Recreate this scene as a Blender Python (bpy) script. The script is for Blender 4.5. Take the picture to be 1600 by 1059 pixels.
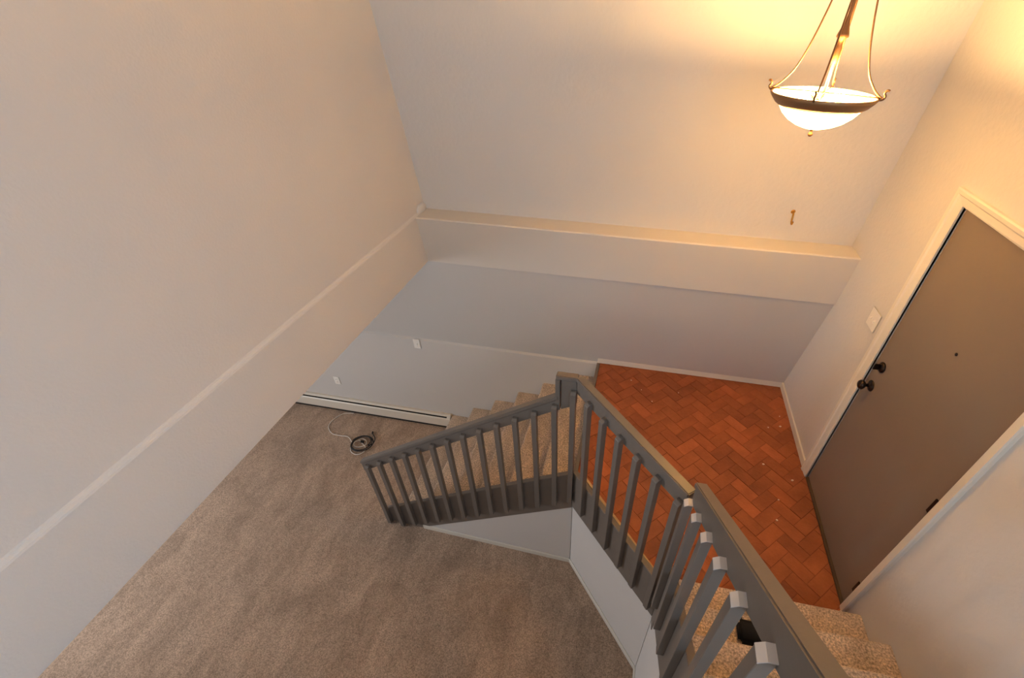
import bpy, bmesh, math, random
from mathutils import Vector, Matrix

for o in list(bpy.data.objects):
    bpy.data.objects.remove(o, do_unlink=True)
scene = bpy.context.scene
COL = scene.collection
random.seed(7)

# ------------------------------------------------------------------ camera
def camera():
    C = Vector((-1.4251, -3.3126, 4.0174))
    y, p, r = (math.radians(a) for a in (-10.3418, -38.8375, 0.9873))
    fw = Vector((math.sin(y) * math.cos(p), math.cos(y) * math.cos(p), math.sin(p)))
    rt = Vector((math.cos(y), -math.sin(y), 0))
    up = rt.cross(fw)
    RT = rt * math.cos(r) + up * math.sin(r)
    UP = -rt * math.sin(r) + up * math.cos(r)
    cd = bpy.data.cameras.new('camera')
    cd.sensor_width = 36.0
    cd.sensor_fit = 'HORIZONTAL'
    cd.lens = 692.697 * 36.0 / 1600.0
    cd.shift_x = (800 - 881.88) / 1600.0
    cd.shift_y = (552.1 - 529.5) / 1600.0
    cd.clip_start = 0.02
    co = bpy.data.objects.new('camera', cd)
    m = Matrix(((RT.x, UP.x, -fw.x, C.x), (RT.y, UP.y, -fw.y, C.y), (RT.z, UP.z, -fw.z, C.z), (0, 0, 0, 1)))
    co.matrix_world = m
    COL.objects.link(co)
    scene.camera = co
camera()

# ------------------------------------------------------------------ world, added daylight, exposure
w = bpy.data.worlds.new('world')
scene.world = w
w.use_nodes = True
bgn = w.node_tree.nodes['Background']
bgn.inputs[0].default_value = (0.75, 0.85, 1.0, 1)
bgn.inputs[1].default_value = 0.6
scene.view_settings.view_transform = 'Standard'
scene.view_settings.look = 'None'
scene.view_settings.gamma = 1.0
scene.view_settings.use_curve_mapping = False
scene.view_settings.exposure = 0.02

def area(name, loc, direction, sx, sy, power, color):
    ld = bpy.data.lights.new(name, 'AREA')
    ld.shape = 'RECTANGLE'
    ld.size, ld.size_y = sx, sy
    ld.energy = power
    ld.color = color
    lo = bpy.data.objects.new(name, ld)
    lo.location = loc
    lo.rotation_euler = Vector(direction).to_track_quat('-Z', 'Z').to_euler()
    COL.objects.link(lo)
    return lo
DAY = (0.60, 0.78, 1.0)
area('added_daylight_rear', (-1.6, -6.36, 3.75), (0, 1, -0.05), 2.3, 1.3, 34, (0.86, 0.91, 0.95))  # added frontal light for the back walls, at an unseen window
area('added_daylight_side', (-0.06, -4.45, 3.85), (-1, 0.25, -0.12), 1.5, 1.3, 52, (0.48, 0.72, 1.0))  # added unseen source throwing cool light on the left wall
area('added_daylight_lower', (-7.06, -2.9, 1.45), (1, 0, -0.05), 2.0, 1.2, 84, (0.93, 0.95, 1.0))  # added light for the lower room, at an unseen window

# ------------------------------------------------------------------ dimensions (metres)
HL = 1.2546                  # entry landing above the lower floor
RISE = HL / 7
UF = 14 * RISE               # upper floor
ZB0, ZB1 = 2.312, 2.701      # beam band on the walls
ZC = 5.0                     # ceiling
XW = -3.129                  # face of the beam on the left wall
S0, S = -0.2516, -0.156      # lean of the lower and of the upper back wall
YU = -0.126
YR = -6.5                    # rear wall
XR = -7.2                    # far end of the lower room
CORN = Vector((-1.699, -1.372, 0))
END2 = Vector((-1.064, -2.091, 0))
D1, D2, DTOP = -1.003, -1.917, 3.295

# ------------------------------------------------------------------ helpers
def tag(o, label=None, cat=None, group=None, kind=None):
    if label: o['label'] = label
    if cat: o['category'] = cat
    if group: o['group'] = group
    if kind: o['kind'] = kind
    return o

def thing(name, loc, label=None, cat=None, group=None, kind=None):
    o = bpy.data.objects.new(name, None)
    o.empty_display_size = 0.1
    o.location = loc
    COL.objects.link(o)
    return tag(o, label, cat, group, kind)

def world_loc(o):
    v = Vector(o.location)
    while o.parent:
        o = o.parent
        v += o.location
    return v

def obj(name, bm, m, parent=None, smooth=False, origin=None):
    """links the bmesh (built in world coordinates) as one mesh object"""
    bmesh.ops.recalc_face_normals(bm, faces=bm.faces[:])
    if origin is None:
        if parent is not None:
            origin = world_loc(parent)
        else:
            xs = [v.co.x for v in bm.verts]; ys = [v.co.y for v in bm.verts]; zs = [v.co.z for v in bm.verts]
            origin = Vector(((min(xs) + max(xs)) / 2, (min(ys) + max(ys)) / 2, min(zs)))
    origin = Vector(origin)
    bmesh.ops.translate(bm, verts=bm.verts[:], vec=-origin)
    me = bpy.data.meshes.new(name)
    bm.to_mesh(me)
    bm.free()
    if smooth:
        for p in me.polygons: p.use_smooth = True
    me.materials.append(m)
    o = bpy.data.objects.new(name, me)
    COL.objects.link(o)
    if parent is not None:
        o.parent = parent
        o.location = origin - world_loc(parent)
    else:
        o.location = origin
    return o

def struct(name, bm, m, label=None, parent=None, cat=None):
    o = obj(name, bm, m, parent)
    if parent is None:
        tag(o, label, cat, kind='structure')
    return o

def B(): return bmesh.new()

def box(bm, x0, x1, y0, y1, z0, z1, bev=0.0, seg=2):
    x0, x1 = sorted((x0, x1)); y0, y1 = sorted((y0, y1)); z0, z1 = sorted((z0, z1))
    vs = [bm.verts.new((x, y, z)) for z in (z0, z1) for y in (y0, y1) for x in (x0, x1)]
    fs = [bm.faces.new([vs[i] for i in q]) for q in
          ((0, 2, 3, 1), (4, 5, 7, 6), (0, 1, 5, 4), (2, 6, 7, 3), (0, 4, 6, 2), (1, 3, 7, 5))]
    if bev > 0:
        es = list({e for f in fs for e in f.edges})
        bmesh.ops.bevel(bm, geom=es, offset=bev, segments=seg, affect='EDGES', clamp_overlap=True)
    return bm

def prism(bm, pts3, vec, bev=0.0, seg=2):
    """polygon of 3-D points extruded along vec"""
    vec = Vector(vec)
    a = [bm.verts.new(Vector(p)) for p in pts3]
    b = [bm.verts.new(Vector(p) + vec) for p in pts3]
    n = len(a)
    fs = [bm.faces.new(a), bm.faces.new(b[::-1])]
    for i in range(n):
        fs.append(bm.faces.new((a[i], a[(i + 1) % n], b[(i + 1) % n], b[i])))
    if bev > 0:
        bmesh.ops.recalc_face_normals(bm, faces=fs)
        es = list({e for f in fs for e in f.edges})
        bmesh.ops.bevel(bm, geom=es, offset=bev, segments=seg, affect='EDGES', clamp_overlap=True)
    return bm

def panel(bm, org, u, n, tz, d0, d1, bev=0.0, seg=1):
    """polygon given as (distance along u, z), standing on a vertical plane; depth d0..d1 along n"""
    org, u, n = Vector(org), Vector(u), Vector(n)
    pts = [org + u * t + Vector((0, 0, z)) + n * d0 for t, z in tz]
    return prism(bm, pts, n * (d1 - d0), bev, seg)

def lathe(bm, prof, center, axis=(0, 0, 1), seg=32, closed=False):
    """profile [(radius, height)] turned about axis through center"""
    axis = Vector(axis).normalized()
    a = axis.orthogonal().normalized()
    b = axis.cross(a)
    center = Vector(center)
    rings = []
    for r, h in prof:
        if r < 1e-6:
            rings.append([bm.verts.new(center + axis * h)])
        else:
            rings.append([bm.verts.new(center + axis * h + (a * math.cos(2 * math.pi * k / seg) + b * math.sin(2 * math.pi * k / seg)) * r) for k in range(seg)])
    pairs = list(zip(rings, rings[1:]))
    if closed: pairs.append((rings[-1], rings[0]))
    for p, q in pairs:
        for k in range(seg):
            k2 = (k + 1) % seg
            if len(p) == 1 and len(q) == 1: continue
            if len(p) == 1: bm.faces.new((p[0], q[k], q[k2]))
            elif len(q) == 1: bm.faces.new((p[k], p[k2], q[0]))
            else: bm.faces.new((p[k], p[k2], q[k2], q[k]))
    return bm

def catmull(pts, n=8, closed=False):
    pts = [Vector(p) for p in pts]
    out = []
    m = len(pts)
    rng = range(m if closed else m - 1)
    for i in rng:
        if closed:
            p0, p1, p2, p3 = pts[(i - 1) % m], pts[i], pts[(i + 1) % m], pts[(i + 2) % m]
        else:
            p0, p1, p2, p3 = pts[max(i - 1, 0)], pts[i], pts[i + 1], pts[min(i + 2, m - 1)]
        for k in range(n):
            t = k / n
            out.append(0.5 * ((2 * p1) + (p2 - p0) * t + (2 * p0 - 5 * p1 + 4 * p2 - p3) * t * t + (3 * p1 - p0 - 3 * p2 + p3) * t ** 3))
    if not closed: out.append(pts[-1])
    return out

def tube(bm, path, r, seg=8):
    path = [Vector(p) for p in path]
    rings = []
    prev = None
    for i, p in enumerate(path):
        d = (path[min(i + 1, len(path) - 1)] - path[max(i - 1, 0)]).normalized()
        if prev is None:
            a = d.orthogonal().normalized()
        else:
            a = (prev - d * prev.dot(d))
            a = a.normalized() if a.length > 1e-6 else d.orthogonal().normalized()
        prev = a
        b = d.cross(a)
        rr = r[i] if isinstance(r, (list, tuple)) else r
        rings.append([bm.verts.new(p + (a * math.cos(2 * math.pi * k / seg) + b * math.sin(2 * math.pi * k / seg)) * rr) for k in range(seg)])
    for p, q in zip(rings, rings[1:]):
        for k in range(seg):
            bm.faces.new((p[k], p[(k + 1) % seg], q[(k + 1) % seg], q[k]))
    bm.faces.new(rings[0][::-1]); bm.faces.new(rings[-1])
    return bm

# ------------------------------------------------------------------ materials
def lin(c):
    return tuple(((x / 255) / 12.92 if x / 255 <= 0.04045 else ((x / 255 + 0.055) / 1.055) ** 2.4) for x in c)

def mat(name, rgb, rough=0.6, metal=0.0, noise=None, bump=None, var=0.0, spec=0.5):
    """rgb 0-255; noise=(scale, amount) colour mottling; bump=(scale, strength, distance); var=per-object colour change"""
    m = bpy.data.materials.new(name)
    m.use_nodes = True
    nt = m.node_tree
    bs = nt.nodes['Principled BSDF']
    c = lin(rgb)
    bs.inputs['Base Color'].default_value = (*c, 1)
    bs.inputs['Roughness'].default_value = rough
    bs.inputs['Metallic'].default_value = metal
    bs.inputs['Specular IOR Level'].default_value = spec
    tc = nt.nodes.new('ShaderNodeTexCoord')
    last = None
    if noise:
        nz = nt.nodes.new('ShaderNodeTexNoise')
        nz.inputs['Scale'].default_value = noise[0]
        nz.inputs['Detail'].default_value = 5
        nt.links.new(tc.outputs['Object'], nz.inputs['Vector'])
        rp = nt.nodes.new('ShaderNodeValToRGB')
        a = noise[1]
        rp.color_ramp.elements[0].position = 0.3
        rp.color_ramp.elements[1].position = 0.7
        rp.color_ramp.elements[0].color = (*[x * (1 - a) for x in c], 1)
        rp.color_ramp.elements[1].color = (*[min(1, x * (1 + a)) for x in c], 1)
        nt.links.new(nz.outputs['Fac'], rp.inputs['Fac'])
        nt.links.new(rp.outputs['Color'], bs.inputs['Base Color'])
    if bump:
        nb = nt.nodes.new('ShaderNodeTexNoise')
        nb.inputs['Scale'].default_value = bump[0]
        nb.inputs['Detail'].default_value = 3
        nt.links.new(tc.outputs['Object'], nb.inputs['Vector'])
        bn = nt.nodes.new('ShaderNodeBump')
        bn.inputs['Strength'].default_value = bump[1]
        bn.inputs['Distance'].default_value = bump[2]
        nt.links.new(nb.outputs['Fac'], bn.inputs['Height'])
        nt.links.new(bn.outputs['Normal'], bs.inputs['Normal'])
    return m

def carpet_material(name, rgb, contrast, fine):
    m = bpy.data.materials.new(name)
    m.use_nodes = True
    nt = m.node_tree
    bs = nt.nodes['Principled BSDF']
    bs.inputs['Roughness'].default_value = 1.0
    bs.inputs['Specular IOR Level'].default_value = 0.05
    bs.inputs['Sheen Weight'].default_value = 0.15
    c = lin(rgb)
    tc = nt.nodes.new('ShaderNodeTexCoord')
    # tuft-scale mottling
    n1 = nt.nodes.new('ShaderNodeTexNoise'); n1.inputs['Scale'].default_value = fine; n1.inputs['Detail'].default_value = 4; n1.inputs['Roughness'].default_value = 0.7
    r1 = nt.nodes.new('ShaderNodeValToRGB')
    r1.color_ramp.elements[0].position = 0.36; r1.color_ramp.elements[1].position = 0.64
    r1.color_ramp.elements[0].color = (*[x * (1 - contrast) for x in c], 1)
    r1.color_ramp.elements[1].color = (*[min(1, x * (1 + contrast)) for x in c], 1)
    # pile brushed one way and the other by the vacuum cleaner
    n2 = nt.nodes.new('ShaderNodeTexNoise'); n2.inputs['Scale'].default_value = 3.2; n2.inputs['Detail'].default_value = 6; n2.inputs['Roughness'].default_value = 0.62; n2.inputs['Distortion'].default_value = 0.6
    mp = nt.nodes.new('ShaderNodeMapping'); mp.inputs['Rotation'].default_value = (0, 0, 0.6); mp.inputs['Scale'].default_value = (1.6, 0.8, 1)
    r2 = nt.nodes.new('ShaderNodeValToRGB')
    r2.color_ramp.elements[0].position = 0.36; r2.color_ramp.elements[1].position = 0.66
    r2.color_ramp.elements[0].color = (0.78, 0.77, 0.76, 1); r2.color_ramp.elements[1].color = (1.12, 1.12, 1.12, 1)
    mx = nt.nodes.new('ShaderNodeMix'); mx.data_type = 'RGBA'; mx.blend_type = 'MULTIPLY'; mx.inputs[0].default_value = 1.0
    L = nt.links.new
    L(tc.outputs['Object'], n1.inputs['Vector']); L(n1.outputs['Fac'], r1.inputs['Fac'])
    L(tc.outputs['Object'], mp.inputs['Vector']); L(mp.outputs['Vector'], n2.inputs['Vector']); L(n2.outputs['Fac'], r2.inputs['Fac'])
    L(r1.outputs['Color'], mx.inputs[6]); L(r2.outputs['Color'], mx.inputs[7])
    L(mx.outputs[2], bs.inputs['Base Color'])
    bn = nt.nodes.new('ShaderNodeBump'); bn.inputs['Strength'].default_value = 0.9; bn.inputs['Distance'].default_value = 0.012
    L(n1.outputs['Fac'], bn.inputs['Height']); L(bn.outputs['Normal'], bs.inputs['Normal'])
    return m

def brick_material():
    m = bpy.data.materials.new('terracotta_brick')
    m.use_nodes = True
    nt = m.node_tree
    bs = nt.nodes['Principled BSDF']
    bs.inputs['Roughness'].default_value = 0.62
    bs.inputs['Specular IOR Level'].default_value = 0.3
    tc = nt.nodes.new('ShaderNodeTexCoord'); oi = nt.nodes.new('ShaderNodeObjectInfo')
    rp = nt.nodes.new('ShaderNodeValToRGB')
    e = rp.color_ramp.elements
    e[0].position = 0.0; e[0].color = (*lin((146, 84, 53)), 1)
    e[1].position = 1.0; e[1].color = (*lin((178, 104, 65)), 1)
    for pos, c in ((0.25, (154, 90, 56)), (0.6, (160, 94, 58)), (0.85, (165, 94, 57))):
        k = e.new(pos); k.color = (*lin(c), 1)
    nz = nt.nodes.new('ShaderNodeTexNoise'); nz.inputs['Scale'].default_value = 4.5; nz.inputs['Detail'].default_value = 6; nz.inputs['Roughness'].default_value = 0.65
    ad = nt.nodes.new('ShaderNodeVectorMath'); ad.operation = 'ADD'
    sc = nt.nodes.new('ShaderNodeVectorMath'); sc.operation = 'SCALE'; sc.inputs[3].default_value = 1.0
    r2 = nt.nodes.new('ShaderNodeValToRGB')
    r2.color_ramp.elements[0].position = 0.3; r2.color_ramp.elements[1].position = 0.72
    r2.color_ramp.elements[0].color = (0.66, 0.62, 0.60, 1); r2.color_ramp.elements[1].color = (1.16, 1.12, 1.1, 1)
    mx = nt.nodes.new('ShaderNodeMix'); mx.data_type = 'RGBA'; mx.blend_type = 'MULTIPLY'; mx.inputs[0].default_value = 1
    L = nt.links.new
    L(oi.outputs['Random'], rp.inputs['Fac'])
    L(oi.outputs['Location'], sc.inputs[0]); L(sc.outputs[0], ad.inputs[0]); L(tc.outputs['Object'], ad.inputs[1])
    L(ad.outputs[0], nz.inputs['Vector']); L(nz.outputs['Fac'], r2.inputs['Fac'])
    L(rp.outputs['Color'], mx.inputs[6]); L(r2.outputs['Color'], mx.inputs[7]); L(mx.outputs[2], bs.inputs['Base Color'])
    bn = nt.nodes.new('ShaderNodeBump'); bn.inputs['Strength'].default_value = 0.35; bn.inputs['Distance'].default_value = 0.004
    n3 = nt.nodes.new('ShaderNodeTexNoise'); n3.inputs['Scale'].default_value = 60; n3.inputs['Detail'].default_value = 5
    L(ad.outputs[0], n3.inputs['Vector']); L(n3.outputs['Fac'], bn.inputs['Height']); L(bn.outputs['Normal'], bs.inputs['Normal'])
    return m

def bowl_glass_material():
    m = bpy.data.materials.new('alabaster_glass')
    m.use_nodes = True
    nt = m.node_tree
    out = nt.nodes['Material Output']
    nt.nodes.remove(nt.nodes['Principled BSDF'])
    tr = nt.nodes.new('ShaderNodeBsdfTranslucent'); tr.inputs[0].default_value = (0.95, 0.86, 0.70, 1)
    df = nt.nodes.new('ShaderNodeBsdfDiffuse'); df.inputs[0].default_value = (0.95, 0.90, 0.80, 1)
    mx = nt.nodes.new('ShaderNodeMixShader'); mx.inputs[0].default_value = 0.55
    em = nt.nodes.new('ShaderNodeEmission'); em.inputs[0].default_value = (1.0, 0.55, 0.15, 1); em.inputs[1].default_value = 32.0
    ad = nt.nodes.new('ShaderNodeAddShader')
    L = nt.links.new
    L(tr.outputs[0], mx.inputs[1]); L(df.outputs[0], mx.inputs[2]); L(mx.outputs[0], ad.inputs[0]); L(em.outputs[0], ad.inputs[1]); L(ad.outputs[0], out.inputs[0])
    return m

def emit_material(name, rgb, strength):
    m = bpy.data.materials.new(name)
    m.use_nodes = True
    nt = m.node_tree
    bs = nt.nodes['Principled BSDF']
    bs.inputs['Emission Color'].default_value = (*rgb, 1)
    bs.inputs['Emission Strength'].default_value = strength
    bs.inputs['Base Color'].default_value = (*rgb, 1)
    return m

WALLC = (216, 211, 206)
M = {}
M['wall'] = mat('wall_paint', WALLC, 0.7, bump=(90, 0.25, 0.004), noise=(1.5, 0.02), spec=0.3)
M['texture'] = mat('textured_wall_paint', WALLC, 0.75, bump=(38, 0.35, 0.006), noise=(1.2, 0.02), spec=0.25)
M['lower'] = mat('grey_wall_paint', (204, 198, 191), 0.62, bump=(80, 0.2, 0.004), spec=0.35)
M['beam'] = mat('beam_paint', (214, 206, 196), 0.6, bump=(60, 0.15, 0.003))
M['trim'] = mat('white_trim_paint', (226, 219, 206), 0.4, bump=(30, 0.05, 0.002))
M['rail'] = mat('grey_rail_paint', (115, 106, 98), 0.42, noise=(6, 0.05), bump=(70, 0.12, 0.002))
M['pale'] = mat('pale_grey', (206, 201, 198), 0.5)  # lighter tone on the baluster end cuts of the upper railing
M['door'] = mat('taupe_door_paint', (126, 112, 99), 0.42, noise=(2, 0.03), bump=(40, 0.04, 0.002))
M['carpet'] = carpet_material('grey_beige_carpet', (186, 160, 138), 0.42, 120)
M['stair'] = carpet_material('beige_stair_carpet', (206, 184, 162), 0.5, 95)
M['brick'] = brick_material()
M['grout'] = mat('dark_grout', (136, 76, 47), 0.9, noise=(40, 0.2))
M['bronze'] = mat('bronze', (84, 64, 46), 0.38, 0.85)
M['lampbronze'] = mat('brushed_lamp_bronze', (118, 86, 58), 0.42, 0.7, noise=(8, 0.12))
M['rim'] = mat('bronze_rim', (158, 120, 82), 0.45, 0.55, noise=(10, 0.1))
M['iron'] = mat('dark_bronze_hardware', (46, 36, 30), 0.32, 0.8)
M['brass'] = mat('brass', (196, 140, 62), 0.3, 0.9)
M['plate'] = mat('white_plastic', (240, 234, 224), 0.35)
M['heater'] = mat('cream_heater_enamel', (216, 206, 190), 0.4)
M['dark'] = mat('dark_gap', (34, 28, 24), 0.8)
M['black'] = mat('black_rubber', (14, 13, 13), 0.5)
M['white_cord'] = mat('white_cord', (224, 215, 203), 0.5)
M['wood'] = mat('bare_wood', (196, 164, 118), 0.6, noise=(30, 0.1))
M['sill'] = mat('door_sill', (92, 74, 56), 0.5, 0.3)
M['debris'] = mat('plaster_crumb', (236, 214, 190), 0.8)
M['glass'] = bowl_glass_material()
M['bulb'] = emit_material('lit_bulb', (1.0, 0.64, 0.25), 800)
M['pane'] = mat('window_pane', (200, 215, 225), 0.05)
M['matte'] = mat('matte_black', (10, 10, 10), 0.9)

# ------------------------------------------------------------------ room shell
bm = B(); box(bm, XR, 0.0, YR, 0.4, -0.12, 0.0)
struct('floor', bm, M['carpet'], 'grey beige carpet of the lower room')

# upper floor behind the viewer, level with the top of the stairs
bm = B(); box(bm, -1.064, 0, YR, -2.03 - 0.205 * 6, 2.2, UF); box(bm, -3.4, -1.064, YR, -3.75, 2.312, UF)
struct('floor_upper', bm, M['stair'], 'carpeted floor of the upper hall')

bm = B(); box(bm, XR, 0.15, YR, 0.4, ZC, ZC + 0.12)
struct('ceiling', bm, M['texture'], 'textured white ceiling above the stairwell')
bm = B(); box(bm, XR, -3.4, YR, 0.4, ZB0, ZB0 + 0.2)
struct('ceiling_lower', bm, M['wall'], 'low ceiling over the lower room')

# left wall: upper storey wall with a beam band along its foot, open below
bm = B()
prof = [(-3.145, ZC), (-3.145, 2.716), (-3.141, 2.709), (-3.132, 2.702), (XW, 2.694), (XW, ZB0), (-3.4, ZB0), (-3.4, ZC)]
prism(bm, [(x, 0.2, z) for x, z in prof], (0, YR - 0.2, 0))
wl = struct('wall_left', bm, M['wall'], 'tall white wall with a low ledge, hanging over the lower room')
bm = B(); bmesh.ops.create_icosphere(bm, subdivisions=3, radius=1.0)
for v in bm.verts: v.co = Vector((-3.142 + v.co.x * 0.022, -0.20 + v.co.y * 0.075, 2.722 + v.co.z * 0.042))
obj('plaster_lump', bm, M['wall'], wl, True)

# back wall, leaning inwards: upper part, beam, lower part, vertical foundation below the landing
yt = YU + S * (ZC - ZB1)
bm = B(); prism(bm, [(-3.3, YU, ZB1 - 0.05), (-3.3, YU + S * (ZC - ZB1), ZC), (-3.3, 0.3, ZC), (-3.3, 0.3, ZB1 - 0.05)], (3.3, 0, 0))
struct('wall_back', bm, M['texture'], 'textured upper wall behind the hanging lamp')
yb0 = S0 * (ZB0 - HL)
bm = B()
prism(bm, [(XW - 0.02, yb0 - 0.008, ZB0), (XW - 0.02, -0.330, ZB1 - 0.008), (XW - 0.02, -0.322, ZB1), (XW - 0.02, 0.1, ZB1), (XW - 0.02, 0.1, ZB0)], (-XW + 0.02, 0, 0))
struct('trim_1', bm, M['beam'], 'pale beam with a lit ledge across the back wall')
bm = B(); prism(bm, [(XR, 0.0, HL), (XR, yb0, ZB0 + 0.01), (XR, 0.3, ZB0 + 0.01), (XR, 0.3, HL)], (-XR, 0, 0))
struct('wall_back_lower', bm, M['lower'], 'smooth grey lower wall under the beam')
bm = B(); prism(bm, [(XR, -0.02, 0), (XR, -0.02, HL - 0.012), (XR, 0.0, HL + 0.006), (XR, 0.3, HL + 0.006), (XR, 0.3, 0)], (-1.70 - XR, 0, 0)); box(bm, -1.70, 0, 0.0, 0.3, 0, HL)
struct('wall_foundation', bm, M['lower'], 'pale grey foundation wall above the baseboard heater')

# right wall with the door opening
bm = B()
box(bm, 0, 0.15, D1, 0.4, 0, ZC); box(bm, 0, 0.15, -3.6, D2, 0, ZC); box(bm, 0, 0.15, YR, -5.3, 0, ZC); box(bm, 0, 0.15, -5.3, -3.6, 0, 3.1); box(bm, 0, 0.15, -5.3, -3.6, 4.5, ZC)
box(bm, 0, 0.15, D2, D1, DTOP, ZC); box(bm, 0, 0.15, D2, D1, 0, HL - 0.02)
struct('wall_right', bm, M['texture'], 'warm lit wall around the entry door')

def window(name, label, kind, axis, c, w_, h_):
    """frame, sash bars and panes of an added window; axis 'y': in the rear wall, 'x': in the end wall"""
    t = thing(name, (c[0], c[1], c[2] - h_ / 2), label, kind='structure')
    def put(nm, a0, a1, z0, z1, d0, d1, m):
        b_ = B()
        if axis == 'y': box(b_, c[0] + a0, c[0] + a1, c[1] + d0, c[1] + d1, c[2] + z0, c[2] + z1, 0.004)
        else: box(b_, c[0] + d0, c[0] + d1, c[1] + a0, c[1] + a1, c[2] + z0, c[2] + z1, 0.004)
        return obj(nm, b_, m, t)
    f = 0.06
    put('frame_bar', -w_ / 2 - f, w_ / 2 + f, h_ / 2, h_ / 2 + f, -0.06, 0.03, M['trim'])
    put('frame_bar', -w_ / 2 - f, w_ / 2 + f, -h_ / 2 - f, -h_ / 2, -0.06, 0.03, M['trim'])
    put('frame_bar', -w_ / 2 - f, -w_ / 2, -h_ / 2, h_ / 2, -0.06, 0.03, M['trim'])
    put('frame_bar', w_ / 2, w_ / 2 + f, -h_ / 2, h_ / 2, -0.06, 0.03, M['trim'])
    put('mullion', -0.02, 0.02, -h_ / 2, h_ / 2, -0.05, 0.02, M['trim'])
    put('pane', -w_ / 2, -0.02, -h_ / 2, h_ / 2, -0.03, -0.02, M['pane'])
    put('pane', 0.02, w_ / 2, -h_ / 2, h_ / 2, -0.03, -0.02, M['pane'])

def wall_with_hole(bm, axis, p0, p1, a0, a1, z0, z1, ha0, ha1, hz0, hz1):
    def bx(u0, u1, v0, v1):
        if axis == 'y': box(bm, u0, u1, p0, p1, v0, v1)
        else: box(bm, p0, p1, u0, u1, v0, v1)
    bx(a0, ha0, z0, z1); bx(ha1, a1, z0, z1); bx(ha0, ha1, z0, hz0); bx(ha0, ha1, hz1, z1)
    return bm
bm = B(); wall_with_hole(bm, 'y', YR - 0.15, YR, XR, 0.15, 0, ZC, -2.8, -0.4, 3.05, 4.45)
struct('wall_rear', bm, M['wall'], 'white wall behind the viewer')
window('window_added_rear', 'added unseen window behind the viewer, lighting the back walls', 'window', 'y', (-1.6, YR, 3.75), 2.4, 1.4)
bm = B(); wall_with_hole(bm, 'x', XR - 0.15, XR, YR, 0.4, 0, ZC, -3.95, -1.85, 0.8, 2.1)
struct('wall_end', bm, M['wall'], 'end wall of the lower room')
window('window_added_lower', 'added unseen window at the far end of the lower room', 'window', 'x', (XR, -2.9, 1.45), 2.1, 1.3)

window('window_added_side', 'added unseen window in the right wall, lighting the left wall', 'window', 'x', (0.06, -4.45, 3.8), 1.7, 1.4)

# ------------------------------------------------------------------ landing with herringbone brick floor
u1 = Vector((-math.cos(0.035), math.sin(0.035), 0)); n1 = Vector((-math.sin(0.035), -math.cos(0.035), 0))
d2 = (END2 - CORN); LEN2 = d2.length; u2 = d2.normalized(); n2 = Vector((u2.y, -u2.x, 0))
if n2.x > 0: n2 = -n2
u3 = Vector((0, -1, 0)); n3 = Vector((-1, 0, 0))
Y1 = -2.03                     # first nosing of the upper stairs

in2 = -n2 * 0.062
poly = [Vector((-1.675, -0.004, 0)), Vector((-0.004, -0.004, 0)), Vector((-0.004, Y1 + 0.0, 0)),
        Vector((-1.02, Y1, 0)), CORN + in2 + u2 * 0.02]
poly[4] = Vector((-1.675, poly[4].y, 0))
# start of the slanted edge, on the inner face of the landing board
slant_a = CORN + in2; slant_b = END2 + in2
def slant_at_x(x): t = (x - slant_a.x) / (slant_b.x - slant_a.x); return slant_a + (slant_b - slant_a) * t
def slant_at_y(y): t = (y - slant_a.y) / (slant_b.y - slant_a.y); return slant_a + (slant_b - slant_a) * t
poly = [Vector((-1.675, -0.004, 0)), Vector((-1.675, slant_at_x(-1.675).y, 0)), Vector((slant_at_y(Y1 - 0.0).x, Y1, 0)),
        Vector((-0.004, Y1, 0)), Vector((-0.004, -0.004, 0))]          # counter-clockwise
bm = B(); prism(bm, [(p.x, p.y, 0.95) for p in poly], (0, 0, HL - 0.0045 - 0.95))
landing = struct('floor_landing', bm, M['grout'], 'terracotta brick floor of the entry landing, laid in herringbone')
LO = world_loc(landing)

CELL = 0.092
GAP = 0.0022
def brick_bm(l, w_):
    b_ = B()
    box(b_, -l / 2 + GAP / 2, l / 2 - GAP / 2, -w_ / 2 + GAP / 2, w_ / 2 - GAP / 2, -0.012, 0.0)
    es = [e for e in b_.edges if all(v.co.z > -0.001 for v in e.verts)]
    bmesh.ops.bevel(b_, geom=es, offset=0.0016, segments=1, affect='EDGES')
    return b_
b_ = brick_bm(2 * CELL, CELL)
brick_mesh = bpy.data.meshes.new('brick'); b_.to_mesh(brick_mesh); b_.free(); brick_mesh.materials.append(M['brick'])
def inside(p, marg=0.0):
    for i in range(len(poly)):
        a, b = poly[i], poly[(i + 1) % len(poly)]
        e = (b - a).normalized(); nrm = Vector((-e.y, e.x, 0))
        if (p - a).dot(nrm) < marg: return False
    return True
ROT = math.radians(45)
ca, sa = math.cos(ROT), math.sin(ROT)
base = Vector((-0.11, -1.895, 0))
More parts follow.
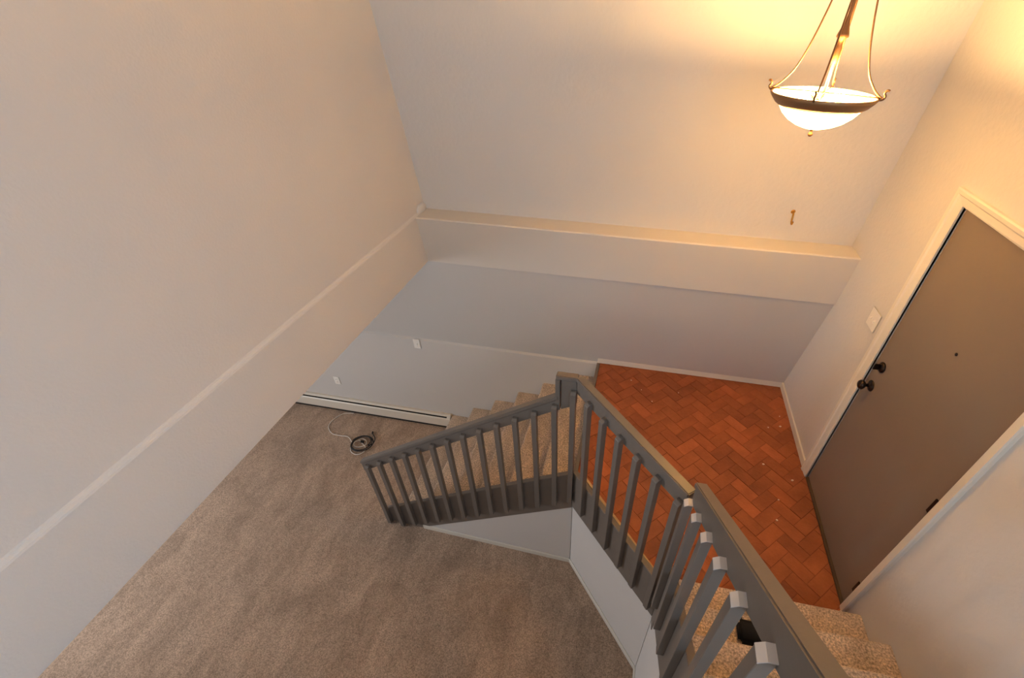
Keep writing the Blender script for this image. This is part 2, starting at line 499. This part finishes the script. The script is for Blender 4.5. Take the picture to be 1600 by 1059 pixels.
def place_brick(cx, cy, ang):
    c = base + Vector((cx * ca - cy * sa, cx * sa + cy * ca, 0))
    rz = ROT + ang
    dx, dy = Vector((math.cos(rz), math.sin(rz), 0)) * CELL, Vector((-math.sin(rz), math.cos(rz), 0)) * (CELL / 2)
    cs = [c + a * dx + b * dy for a in (-1, 1) for b in (-1, 1)]
    ins = [inside(q) for q in cs]
    zt = HL + random.uniform(-0.0018, 0.0012)
    loc = Vector((c.x, c.y, zt))
    if all(ins):
        o = bpy.data.objects.new('brick', brick_mesh)
        COL.objects.link(o); o.parent = landing
        o.location = loc - LO; o.rotation_euler = (random.uniform(-0.006, 0.006), random.uniform(-0.006, 0.006), rz)
        return
    bb = brick_bm(2 * CELL, CELL)
    bmesh.ops.rotate(bb, verts=bb.verts[:], cent=(0, 0, 0), matrix=Matrix.Rotation(rz, 3, 'Z'))
    for i in range(len(poly)):
        if not bb.verts: break
        a, b = poly[i] - Vector((c.x, c.y, 0)), poly[(i + 1) % len(poly)] - Vector((c.x, c.y, 0))
        e = (b - a).normalized(); nrm = Vector((e.y, -e.x, 0))          # outward
        r = bmesh.ops.bisect_plane(bb, geom=bb.verts[:] + bb.edges[:] + bb.faces[:], plane_co=a - nrm * 0.0015, plane_no=nrm, clear_outer=True)
        ed = [g for g in r['geom_cut'] if isinstance(g, bmesh.types.BMEdge)]
        if ed: bmesh.ops.contextual_create(bb, geom=ed)
    if len(bb.faces) < 4:
        bb.free(); return
    area_ = max((f.calc_area() for f in bb.faces), default=0)
    if area_ < 0.0004:
        bb.free(); return
    me = bpy.data.meshes.new('brick'); bmesh.ops.recalc_face_normals(bb, faces=bb.faces[:]); bb.to_mesh(me); bb.free(); me.materials.append(M['brick'])
    o = bpy.data.objects.new('brick', me); COL.objects.link(o); o.parent = landing; o.location = loc - LO
N_ = 32
for i in range(-N_, N_):
    for j in range(-N_, N_):
        k = (i - j) % 4
        if k == 0: place_brick((i + 1) * CELL, (j + 0.5) * CELL, 0.0)
        elif k == 3: place_brick((i + 0.5) * CELL, (j + 1) * CELL, math.pi / 2)

# painted nosing along the edge above the lower stairs
bm = B(); box(bm, -1.705, -1.677, -1.36, -0.002, HL - 0.17, HL + 0.002, 0.004)
struct('trim_2', bm, M['rail'], 'grey nosing strip between brick landing and lower stairs')

# baseboards
def baseboard(name, org, u, n, l, z, label, h=0.06, t=0.014):
    b_ = B(); panel(b_, org, u, n, [(0, z), (l, z), (l, z + h), (0, z + h)], 0, t, 0.003)
    return struct(name, b_, M['trim'], label)
baseboard('baseboard_back', (-1.70, -0.001, 0), (1, 0, 0), (0, -1, 0), 1.70, HL, 'white baseboard behind the brick landing', 0.064)
baseboard('baseboard_right', (0, -0.014, 0), (0, -1, 0), (-1, 0, 0), 0.895, HL, 'white baseboard between the landing corner and the door casing', 0.064)
b_ = B(); panel(b_, CORN + (-n2) * 0.04, u2, -n2, [(0.03, HL), (LEN2 - 0.02, HL), (LEN2 - 0.02, HL + 0.106), (0.03, HL + 0.09)], 0, 0.018, 0.002)
struct('baseboard_landing', b_, M['wood'], 'bare wooden board inside the landing railing')

# ------------------------------------------------------------------ walls under the stairs
bm = B(); panel(bm, CORN, u1, n1, [(0.0, 0), (1.50, 0), (1.50, 0.02), (0.0, 0.98)], -0.036, -0.006)
struct('wall_stair', bm, M['wall'], 'triangular wall under the lower stairs')
bm = B(); panel(bm, CORN, u2, n2, [(0.0, 0), (LEN2, 0), (LEN2, 1.18), (0.0, 1.10)], -0.09, -0.006)
struct('wall_landing', bm, M['wall'], 'slanted wall under the landing railing')
bm = B(); panel(bm, END2, u3, n3, [(0.0, 0), (4.40, 0), (4.40, 2.3), (1.45, 2.3), (0.0, 1.15)], -0.036, -0.006)
struct('wall_under_stairs', bm, M['wall'], 'wall under the upper stairs')
baseboard('baseboard_stair', CORN - n1 * 0.006, u1, n1, 1.44, 0, 'white baseboard under the lower stairs', 0.06, 0.012)
baseboard('baseboard_slant', CORN - n2 * 0.006, u2, n2, LEN2 + 0.005, 0, 'white baseboard below the slanted landing wall', 0.06, 0.012)
baseboard('baseboard_under_stairs', END2 - n3 * 0.006, u3, n3, 3.5, 0, 'white baseboard below the upper stairs', 0.06, 0.012)

# ------------------------------------------------------------------ carpeted stairs
def nosed_slab(bm, prof, vec):
    return prism(bm, prof, vec)
def step_profile(a0, a1, z0, z1, sgn):
    """(along, z) outline of one carpeted step with a rounded, slightly overhanging nose at a0; sgn = direction from nose to a1"""
    r = 0.022
    pts = [(a0 + sgn * 0.025, z0), (a0 + sgn * 0.025, z1 - 0.05)]
    for k in range(0, 7):
        th = math.pi * (-0.5 + k / 6.0)
        pts.append((a0 + sgn * (r - r * math.cos(th)), z1 - r + r * math.sin(th)))
    pts += [(a1, z1), (a1, z0)]
    return pts
def wobble(bm, amp):
    for v in bm.verts:
        v.co += Vector((random.uniform(-amp, amp), random.uniform(-amp, amp), random.uniform(-amp, amp) * 0.4))

low = thing('carpeted_staircase', (-2.5, -0.68, 0), 'beige carpeted stairs descending beside the back wall, behind the long sloping railing', 'stairs')
for k in range(1, 7):
    xk = -1.70 - 0.275 * (7 - k)
    b_ = B()
    pr = step_profile(xk, -1.706, RISE * (k - 1), RISE * k, 1)
    prism(b_, [(a, -0.022, z) for a, z in pr], (0, -1.2, 0))
    for v in b_.verts:
        if v.co.y < -0.5: v.co.y = -1.372 + 0.035 * (-1.699 - v.co.x) + 0.042
    obj('step', b_, M['stair'], low, smooth=False)
upst = thing('carpeted_staircase', (-0.53, -2.6, HL), 'beige carpeted stairs climbing from the brick landing beside the door', 'stairs')
for k in range(1, 7):
    yk = Y1 - 0.205 * (k - 1)
    b_ = B()
    pr = step_profile(yk, Y1 - 0.205 * 6, HL + RISE * (k - 1), HL + RISE * k, -1)
    prism(b_, [(-1.02, a, z) for a, z in pr], (1.018, 0, 0))
    obj('step', b_, M['stair'], upst)

# ------------------------------------------------------------------ railings
BW = 0.036
def baluster(parent, org, u, n, t, zb, zt, m, slope=0.0):
    """square picket on the outer face of the boards, top cut on a slant"""
    h = BW / 2
    b_ = B()
    P = lambda dt, d, z: Vector(org) + Vector(u) * (t + dt) + Vector(n) * d + Vector((0, 0, z))
    lo = [P(-h, 0, zb), P(h, 0, zb), P(h, BW, zb), P(-h, BW, zb)]
    hi = [P(-h, 0, zt), P(h, 0, zt), P(h, BW * 0.55, zt), P(h, BW, zt - 0.014), P(-h, BW, zt - 0.014), P(-h, BW * 0.55, zt)]
    vl = [b_.verts.new(p) for p in lo]; vh = [b_.verts.new(p) for p in hi]
    F = b_.faces.new
    F(vl[::-1]); F((vh[0], vh[1], vh[2], vh[5])); F((vh[5], vh[2], vh[3], vh[4]))
    F((vl[0], vl[1], vh[1], vh[0])); F((vl[2], vl[3], vh[4], vh[3]))
    F((vl[1], vl[2], vh[3], vh[2], vh[1])); F((vl[3], vl[0], vh[0], vh[5], vh[4]))
    bmesh.ops.recalc_face_normals(b_, faces=b_.faces[:])
    bmesh.ops.bevel(b_, geom=b_.edges[:], offset=0.0018, segments=1, affect='EDGES', clamp_overlap=True)
    o = obj('baluster', b_, m, parent)
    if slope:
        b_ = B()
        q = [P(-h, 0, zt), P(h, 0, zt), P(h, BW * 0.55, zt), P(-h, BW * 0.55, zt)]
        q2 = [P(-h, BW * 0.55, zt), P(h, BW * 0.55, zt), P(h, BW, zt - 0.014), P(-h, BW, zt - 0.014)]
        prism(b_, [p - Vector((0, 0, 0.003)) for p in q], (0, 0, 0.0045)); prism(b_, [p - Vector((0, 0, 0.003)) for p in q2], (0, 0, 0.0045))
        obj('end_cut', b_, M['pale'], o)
    return o

TH = 0.038
def rail_parts(parent, org, u, n, t0, t1, cap, boardh, caph=0.032):
    c0, c1 = cap(t0), cap(t1)
    b_ = B(); panel(b_, org, u, n, [(t0, c0 - caph), (t1, c1 - caph), (t1, c1), (t0, c0)], -TH - 0.004, 0.009, 0.005, 2)
    obj('cap_rail', b_, M['rail'], parent)
    b_ = B(); panel(b_, org, u, n, [(t0, c0 - caph - boardh), (t1, c1 - caph - boardh), (t1, c1 - caph - 0.004), (t0, c0 - caph - 0.004)], -TH, 0.0, 0.003)
    obj('rail_board', b_, M['rail'], parent)

# lower stair railing
r1 = thing('stair_railing', CORN + u1 * 0.9, 'grey sloping railing with square balusters beside the descending stairs', 'railing')
cap1 = lambda t: 2.09 - 0.683 * (t - 0.112)
rail_parts(r1, CORN, u1, n1, 0.118, 1.85, cap1, 0.10)
b_ = B(); panel(b_, CORN, u1, n1, [(-0.004, 2.223), (0.13, 2.218), (0.13, 2.25), (-0.004, 2.255)], -TH - 0.004, 0.005, 0.004, 2)
obj('cap_rail', b_, M['rail'], r1)
b_ = B(); panel(b_, CORN, u1, n1, [(0.0, 2.022), (0.098, 1.965), (0.098, 2.217), (0.0, 2.221)], -TH, 0.0, 0.003)
obj('rail_board', b_, M['rail'], r1)
b_ = B(); panel(b_, CORN, u1, n1, [(0.104, 1.962), (0.134, 1.945), (0.134, 2.216), (0.104, 2.217)], -TH - 0.004, 0.005, 0.003)
obj('end_post', b_, M['rail'], r1)
st1 = lambda t: 1.325 - 0.629 * t
sb1 = lambda t: 0.885 - 0.603 * t
b_ = B(); panel(b_, CORN, u1, n1, [(0, sb1(0)), (1.46, 0.003), (1.79, 0.003), (1.79, st1(1.79)), (0, st1(0))], -TH, 0.0, 0.003)
obj('stringer', b_, M['rail'], r1)
for i in range(14):
    t = -0.002 + 0.1372 * i
    if i == 0: t = 0.016
    zt = 2.155 if i == 0 else cap1(t) - 0.066
    zb = max(0.004, 1.01 - 0.626 * t)
    baluster(r1, CORN, u1, n1, t, zb, zt, M['rail'])

# landing railing
r2 = thing('stair_railing', CORN + u2 * 0.48 + Vector((0, 0, HL)), 'grey level railing with six balusters along the slanted edge of the brick landing', 'railing')
cap2 = lambda t: 2.262 + 0.045 * t
rail_parts(r2, CORN, u2, n2, 0.0, LEN2 - 0.012, cap2, 0.10)
b_ = B(); panel(b_, CORN, u2, n2, [(0, 0.905), (LEN2, 1.0), (LEN2, 1.40), (0, 1.335)], -TH, 0.0, 0.003)
obj('stringer', b_, M['rail'], r2)
for i in range(6):
    t = 0.155 + 0.152 * i
    baluster(r2, CORN, u2, n2, t, 1.015 + 0.07 * t, cap2(t) - 0.082, M['rail'])

# upper stair railing
r3 = thing('stair_railing', END2 + u3 * 0.6 + Vector((0, 0, HL)), 'grey railing rising with the upper stairs, nearest the viewer', 'railing')
cap3 = lambda t: 2.415 + 0.862 * t
rail_parts(r3, END2, u3, n3, 0.012, 1.30, cap3, 0.115, 0.038)
b_ = B(); panel(b_, END2, u3, n3, [(0.0, 0.98), (0.07, 0.98), (0.07, 1.115), (1.30, 2.12), (1.30, 2.70), (0.0, 1.66)], -TH, 0.0, 0.003)
obj('stringer', b_, M['rail'], r3)
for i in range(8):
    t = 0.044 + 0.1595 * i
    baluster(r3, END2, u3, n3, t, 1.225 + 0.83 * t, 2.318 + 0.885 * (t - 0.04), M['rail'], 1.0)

# ------------------------------------------------------------------ entry door
door = thing('door_1', (0.0, (D1 + D2) / 2, HL), 'flat taupe entry door with dark knob and deadbolt', kind='structure')
b_ = B(); box(b_, 0.012, 0.056, D2 + 0.004, D1 - 0.004, HL + 0.012, DTOP - 0.004, 0.002); obj('door_leaf', b_, M['door'], door)
b_ = B(); box(b_, 0.058, 0.145, D2 - 0.03, D1 + 0.03, HL - 0.02, DTOP + 0.03, 0.0); obj('door_light_block', b_, M['trim'], door)  # unseen panel added behind the leaf to block outside light at its gaps
def casing(prof, p, q, up_):
    """moulded casing: profile (across, proud) swept from p to q, across measured along up_"""
    b_ = B()
    p, q, up_ = Vector(p), Vector(q), Vector(up_)
    prism(b_, [p + up_ * a + Vector((-d, 0, 0)) for a, d in prof], q - p)
    return b_
def cprof(w_): return [(0, -0.01), (0, 0.010), (w_ * 0.12, 0.013), (w_ * 0.55, 0.015), (w_ * 0.66, 0.021), (w_ * 0.9, 0.022), (w_, 0.016), (w_, -0.01)]
LW_, RW_, TW_ = 0.086, 0.050, 0.062
def mitred(prof_in, pts):
    b_ = B(); vs = [b_.verts.new(p) for p in pts]
    return b_
def casing_leg(y_in, out, w_, tw):
    """vertical casing with a mitred top; out = +1 towards the back wall"""
    b_ = B(); pr = cprof(w_)
    lo = [b_.verts.new((-d, y_in + out * a, HL)) for a, d in pr]
    hi = [b_.verts.new((-d, y_in + out * a, DTOP + tw * a / w_)) for a, d in pr]
    n = len(pr)
    b_.faces.new(lo); b_.faces.new(hi[::-1])
    for i in range(n): b_.faces.new((lo[i], lo[(i + 1) % n], hi[(i + 1) % n], hi[i]))
    return b_
obj('door_casing', casing_leg(D1, 1, LW_, TW_), M['trim'], door)
obj('door_casing', casing_leg(D2, -1, RW_, TW_), M['trim'], door)
b_ = B(); pr = cprof(TW_)
lo = [b_.verts.new((-d, D1 + LW_ * a / TW_, DTOP + a)) for a, d in pr]
hi = [b_.verts.new((-d, D2 - RW_ * a / TW_, DTOP + a)) for a, d in pr]
b_.faces.new(lo); b_.faces.new(hi[::-1])
for i in range(len(pr)): b_.faces.new((lo[i], lo[(i + 1) % len(pr)], hi[(i + 1) % len(pr)], hi[i]))
obj('door_casing', b_, M['trim'], door)
b_ = B(); box(b_, -0.004, 0.10, D2 + 0.002, D1 - 0.002, HL - 0.018, HL + 0.010, 0.004); obj('door_sill', b_, M['sill'], door)
def hinge(z):
    b_ = B(); lathe(b_, [(0, -0.052), (0.004, -0.052), (0.007, -0.047), (0.007, 0.047), (0.004, 0.052), (0, 0.052)], (0.004, D2 + 0.006, z), seg=12)
    box(b_, 0.006, 0.0135, D2 + 0.008, D2 + 0.034, z - 0.045, z + 0.045, 0.001)
    obj('hinge', b_, M['iron'], door)
for z in (1.45, 2.255, 3.08): hinge(z)
# knob and deadbolt
X = (-1, 0, 0)
ro = B(); lathe(ro, [(0, 0.0), (0.034, 0.0), (0.034, 0.004), (0.028, 0.009), (0.013, 0.012), (0.011, 0.02), (0, 0.02)], (0.012, -1.078, 2.251), X, 28)
kn = obj('door_knob', ro, M['iron'], door, True)
b_ = B(); lathe(b_, [(0, 0.018), (0.010, 0.018), (0.010, 0.034), (0.020, 0.038), (0.028, 0.048), (0.029, 0.058), (0.022, 0.068), (0.010, 0.073), (0, 0.074)], (0.012, -1.078, 2.251), X, 28)
obj('knob_ball', b_, M['iron'], kn, True)
b_ = B(); lathe(b_, [(0, 0.0), (0.032, 0.0), (0.032, 0.006), (0.026, 0.013), (0.012, 0.016), (0, 0.016)], (0.012, -1.081, 2.395), X, 28)
db = obj('deadbolt', b_, M['iron'], door, True)
b_ = B(); box(b_, -0.036, -0.003, -1.085, -1.077, 2.375, 2.415, 0.003); obj('thumb_turn', b_, M['iron'], db)
b_ = B(); lathe(b_, [(0, 0.0), (0.008, 0.0), (0.008, 0.003), (0.005, 0.004), (0, 0.003)], (0.012, -1.473, 2.801), X, 16); obj('peephole', b_, M['iron'], door, True)

# ------------------------------------------------------------------ switch plates, outlet, hook
sw = thing('light_switch', (0, -0.80, 2.472), 'white double light switch plate left of the entry door', 'light switch')
b_ = B(); box(b_, -0.006, -0.0005, -0.861, -0.739, 2.474, 2.594, 0.003); obj('cover_plate', b_, M['plate'], sw)
for yy in (-0.777, -0.823):
    b_ = B(); prism(b_, [(-0.006, yy - 0.005, 2.522), (-0.006, yy - 0.005, 2.546), (-0.016, yy - 0.005, 2.532), (-0.015, yy - 0.005, 2.526)], (0, 0.010, 0), 0.001); obj('toggle', b_, M['plate'], sw)
    for zz in (2.504, 2.564):
        b_ = B(); lathe(b_, [(0, 0), (0.003, 0), (0.002, 0.0012), (0, 0.0012)], (-0.006, yy, zz), X, 10); obj('screw', b_, M['plate'], sw)
def wall_plate(name, x, z, label, cat, outlet):
    t = thing(name, (x, -0.02, z - 0.058), label, cat)
    b_ = B(); box(b_, x - 0.037, x + 0.037, -0.026, -0.0205, z - 0.058, z + 0.058, 0.003); obj('cover_plate', b_, M['plate'], t)
    if outlet:
        for dz in (-0.02, 0.02):
            b_ = B(); lathe(b_, [(0, 0), (0.0165, 0), (0.0155, 0.0025), (0, 0.0025)], (x, -0.026, z + dz), (0, -1, 0), 20); s_ = obj('socket', b_, M['plate'], t)
            b_ = B()
            for dx in (-0.006, 0.006): box(b_, x + dx - 0.0012, x + dx + 0.0012, -0.0292, -0.0282, z + dz - 0.003, z + dz + 0.005)
            obj('slot', b_, M['dark'], s_)
    else:
        b_ = B(); prism(b_, [(x - 0.005, -0.026, z - 0.012), (x - 0.005, -0.026, z + 0.012), (x - 0.005, -0.036, z + 0.006), (x - 0.005, -0.035, z)], (0.010, 0, 0), 0.001); obj('toggle', b_, M['plate'], t)
wall_plate('light_switch', -3.58, 1.195, 'small white switch plate on the grey wall above the baseboard heater', 'light switch', False)
wall_plate('wall_outlet', -4.735, 0.468, 'white outlet plate low on the grey wall near the heater', 'outlet', True)

hy = YU + S * (2.917 - ZB1)
hk = thing('wall_hook', (-0.46, hy, 2.90), 'small brass hook on the wall above the beam', 'hook')
nU = Vector((0, -1, 0.156)).normalized() * 1.0
nU = Vector((0, -1, S)).normalized()
b_ = B(); lathe(b_, [(0, -0.002), (0.019, -0.002), (0.019, 0.004), (0.010, 0.010), (0, 0.010)], (-0.46, hy, 2.917), nU, 18); obj('rosette', b_, M['brass'], hk, True)
b_ = B(); P = Vector((-0.46, hy, 2.917)); tube(b_, catmull([P + nU * a + Vector((0, 0, h)) for a, h in ((0.004, 0), (0.026, -0.004), (0.036, -0.026), (0.042, -0.050), (0.062, -0.056), (0.072, -0.036))], 6), 0.0062, 8); obj('hook_arm', b_, M['brass'], hk, True)

# ------------------------------------------------------------------ baseboard heater
ht = thing('baseboard_heater', (-4.9, -0.06, 0.0), 'long cream baseboard heater along the foot of the grey wall', 'heater')
HX0, HX1 = -6.4, -3.40
b_ = B(); prism(b_, [(HX0, -0.021, 0.03), (HX0, -0.021, 0.195), (HX0, -0.046, 0.195), (HX0, -0.062, 0.182), (HX0, -0.062, 0.176), (HX0, -0.044, 0.186), (HX0, -0.028, 0.186), (HX0, -0.028, 0.03)], (HX1 - HX0, 0, 0)); obj('back_panel', b_, M['heater'], ht)
b_ = B(); prism(b_, [(HX0, -0.082, 0.035), (HX0, -0.082, 0.150), (HX0, -0.072, 0.164), (HX0, -0.069, 0.160), (HX0, -0.077, 0.148), (HX0, -0.077, 0.035)], (HX1 - HX0, 0, 0)); obj('front_cover', b_, M['heater'], ht)
b_ = B(); box(b_, HX0, HX1, -0.074, -0.030, 0.06, 0.142); obj('heating_element', b_, M['dark'], ht)
b_ = B(); box(b_, HX0, HX1, -0.076, -0.022, 0.001, 0.034); obj('bottom_gap', b_, M['dark'], ht)
b_ = B(); prism(b_, [(HX1, -0.021, 0.004), (HX1, -0.021, 0.198), (HX1, -0.048, 0.198), (HX1, -0.086, 0.158), (HX1, -0.086, 0.004)], (0.045, 0, 0), 0.003); obj('end_cap', b_, M['heater'], ht)

# ------------------------------------------------------------------ cables on the carpet
G = 0.006
wc = [(-4.62, -0.088), (-4.68, -0.100), (-4.746, -0.127), (-4.803, -0.23), (-4.804, -0.328), (-4.752, -0.395), (-4.675, -0.439), (-4.575, -0.444), (-4.486, -0.442), (-4.403, -0.499), (-4.375, -0.56), (-4.33, -0.63), (-4.25, -0.655), (-4.19, -0.62), (-4.20, -0.55), (-4.27, -0.50), (-4.32, -0.47), (-4.36, -0.50), (-4.34, -0.55), (-4.28, -0.56), (-4.22, -0.52), (-4.24, -0.46), (-4.31, -0.44), (-4.345, -0.49)]
b_ = B(); tube(b_, catmull([(x, y, G + (0.006 if i > 12 else 0)) for i, (x, y) in enumerate(wc)], 6), 0.0045, 8)
tag(obj('white_cable', b_, M['white_cord'], None, True), 'thin white cable looping over the carpet from the heater', 'cable')
cb = thing('coiled_cable', (-4.26, -0.51, 0.0), 'coiled black cable with a plug lying on the carpet', 'cable')
pts = []
for k in range(0, 56):
    a = -2 * math.pi * k / 22.0 + 2.9
    rr = 0.118 - 0.010 * (k / 22.0) + 0.006 * math.sin(k * 0.55)
    pts.append((-4.262 + 0.012 * math.sin(k * 0.3) + rr * 1.12 * math.cos(a), -0.512 + rr * 0.95 * math.sin(a), 0.020 + 0.0065 * (k / 22.0)))
pts += [(-4.135, -0.50, 0.032), (-4.145, -0.43, 0.026), (-4.19, -0.375, 0.018), (-4.225, -0.35, 0.014)]
b_ = B(); tube(b_, catmull(pts, 4), 0.0055, 8); obj('cord', b_, M['black'], cb, True)
b_ = B(); tube(b_, [(-4.225, -0.35, 0.014), (-4.229, -0.342, 0.014), (-4.234, -0.330, 0.014), (-4.240, -0.318, 0.014)], [0.006, 0.010, 0.011, 0.007], 10); obj('plug', b_, M['black'], cb, True)
b_ = B(); box(b_, -4.29, -4.25, -0.50, -0.475, 0.014, 0.034, 0.004); obj('adapter', b_, M['black'], cb)

# ------------------------------------------------------------------ small black item with cord on a tread
pz = HL + 2 * RISE
ph = thing('black_item', (-0.60, -2.31, pz), 'small black item with a thin cord on the upper stairs behind the railing', 'pouch')
b_ = B(); box(b_, -0.73, -0.50, -2.385, -2.275, pz + 0.001, pz + 0.045, 0.018, 3); obj('body', b_, M['matte'], ph, True)
b_ = B(); tube(b_, catmull([(-0.72, -2.30, pz + 0.02), (-0.755, -2.255, pz + 0.006), (-0.768, -2.222, pz + 0.005), (-0.745, -2.205, pz + 0.005), (-0.715, -2.215, pz + 0.005), (-0.70, -2.25, pz + 0.006), (-0.70, -2.28, pz + 0.015)], 6), 0.0028, 6); obj('cord', b_, M['black'], ph, True)

# ------------------------------------------------------------------ crumbs of plaster on the bricks
for i, (x, y) in enumerate(((-1.26, -0.31), (-1.16, -0.44), (-0.93, -0.28), (-1.36, -0.20), (-0.085, -0.40), (-0.10, -0.52), (-0.20, -0.55), (-0.30, -0.95), (-0.11, -1.06), (-0.24, -1.25), (-0.28, -1.42))):
    s_ = random.uniform(0.005, 0.010)
    b_ = B(); bmesh.ops.create_icosphere(b_, subdivisions=1, radius=s_)
    for v in b_.verts: v.co = Vector((v.co.x * random.uniform(0.6, 1.5), v.co.y * random.uniform(0.6, 1.2), v.co.z * 0.6)) + Vector((x, y, HL + s_ * 0.45))
    tag(obj('plaster_crumb', b_, M['debris']), 'tiny white crumb of plaster on the brick floor', 'crumb', 'plaster crumbs scattered on the bricks')

# ------------------------------------------------------------------ hanging lamp
LC = Vector((-0.786, -1.106, 3.727))
lamp = thing('pendant_lamp', (LC.x, LC.y, LC.z - 0.15), 'lit bowl pendant lamp with bronze rim and four curved arms', 'lamp')
R_ = 0.198
b_ = B(); lathe(b_, [(R_, 0.0), (R_ + 0.004, -0.003), (R_ - 0.004, -0.016), (R_ - 0.022, -0.036), (R_ - 0.038, -0.046), (R_ - 0.040, -0.043), (R_ - 0.025, -0.033), (R_ - 0.008, -0.014), (R_ - 0.004, 0.0)], LC, seg=64, closed=True)
obj('rim', b_, M['rim'], lamp, True)
gp = [(R_ - 0.006, -0.004), (R_ - 0.014, -0.018), (R_ - 0.030, -0.037), (R_ - 0.043, -0.049), (0.135, -0.075), (0.108, -0.097), (0.075, -0.114), (0.04, -0.125), (0.012, -0.129)]
inner = [(max(r - 0.004, 0.008), h + 0.004) for r, h in gp]
b_ = B(); lathe(b_, gp + inner[::-1], LC, seg=64, closed=True)
obj('glass_bowl', b_, M['glass'], lamp, True)
b_ = B(); lathe(b_, [(0, -0.124), (0.013, -0.124), (0.014, -0.130), (0.006, -0.134), (0.005, -0.141), (0.009, -0.146), (0.010, -0.152), (0.006, -0.158), (0, -0.160)], LC, seg=20)
obj('finial', b_, M['lampbronze'], lamp, True)
b_ = B(); lathe(b_, [(0, -0.124), (0.006, -0.124), (0.006, 0.10), (0.013, 0.105), (0.013, 0.15), (0.010, 0.16), (0.010, 0.178), (0.022, 0.186), (0.020, 0.196), (0.008, 0.235), (0.006, 0.25), (0.006, 0.60), (0, 0.60)], LC, seg=20)
obj('stem', b_, M['lampbronze'], lamp, True)
b_ = B(); lathe(b_, [(0, 0.56), (0.02, 0.565), (0.032, 0.58), (0.032, 0.60), (0.018, 0.625), (0.008, 0.66), (0, 0.66)], LC, seg=20)
obj('hub', b_, M['lampbronze'], lamp, True)
b_ = B(); tube(b_, [LC + Vector((0, 0, 0.65)), LC + Vector((0.002, 0, 0.9)), LC + Vector((0, 0, ZC - LC.z - 0.03))], 0.006, 8)
obj('cord', b_, M['lampbronze'], lamp, True)
b_ = B(); lathe(b_, [(0, ZC - LC.z - 0.045), (0.02, ZC - LC.z - 0.044), (0.055, ZC - LC.z - 0.03), (0.065, ZC - LC.z - 0.008), (0.065, ZC - LC.z - 0.001), (0, ZC - LC.z - 0.001)], LC, seg=28)
obj('ceiling_canopy', b_, M['lampbronze'], lamp, True)
ap = [(0.206, 0.004), (0.19, 0.012), (0.165, 0.034), (0.133, 0.078), (0.108, 0.145), (0.089, 0.22), (0.073, 0.30), (0.052, 0.42), (0.034, 0.53), (0.026, 0.59)]
for k in range(4):
    a = math.radians(157 + 90 * k)
    e = Vector((math.cos(a), math.sin(a), 0))
    b_ = B(); tube(b_, catmull([LC + e * r + Vector((0, 0, h)) for r, h in ap], 6), 0.0034, 8)
    arm = obj('arm', b_, M['lampbronze'], lamp, True)
    b_ = B(); tube(b_, catmull([LC + e * r + Vector((0, 0, h)) for r, h in ((0.198, -0.004), (0.210, 0.0), (0.214, 0.010), (0.208, 0.020), (0.214, 0.030), (0.222, 0.028))], 5), 0.0042, 8)
    obj('scroll', b_, M['lampbronze'], arm, True)
    b_ = B(); tube(b_, [LC + e * 0.006 + Vector((0, 0, 0.004)), LC + e * 0.1 + Vector((0, 0, 0.004)), LC + e * 0.2 + Vector((0, 0, 0.003))], 0.0028, 8)
    obj('cross_bar', b_, M['lampbronze'], lamp, True)
for k in range(3):
    a = math.radians(30 + 120 * k)
    e = Vector((math.cos(a), math.sin(a), 0))
    bc = LC + e * 0.07 + Vector((0, 0, -0.020))
    b_ = B(); lathe(b_, [(0, -0.022), (0.010, -0.021), (0.019, -0.012), (0.022, 0.0), (0.019, 0.012), (0.010, 0.021), (0, 0.022)], bc, seg=16)
    bu = obj('bulb', b_, M['bulb'], lamp, True)
    b_ = B(); tube(b_, [bc - e * 0.02, bc - e * 0.045 + Vector((0, 0, -0.004)), LC + Vector((0, 0, -0.04))], [0.011, 0.012, 0.008], 12)
    obj('socket', b_, M['lampbronze'], lamp, True)
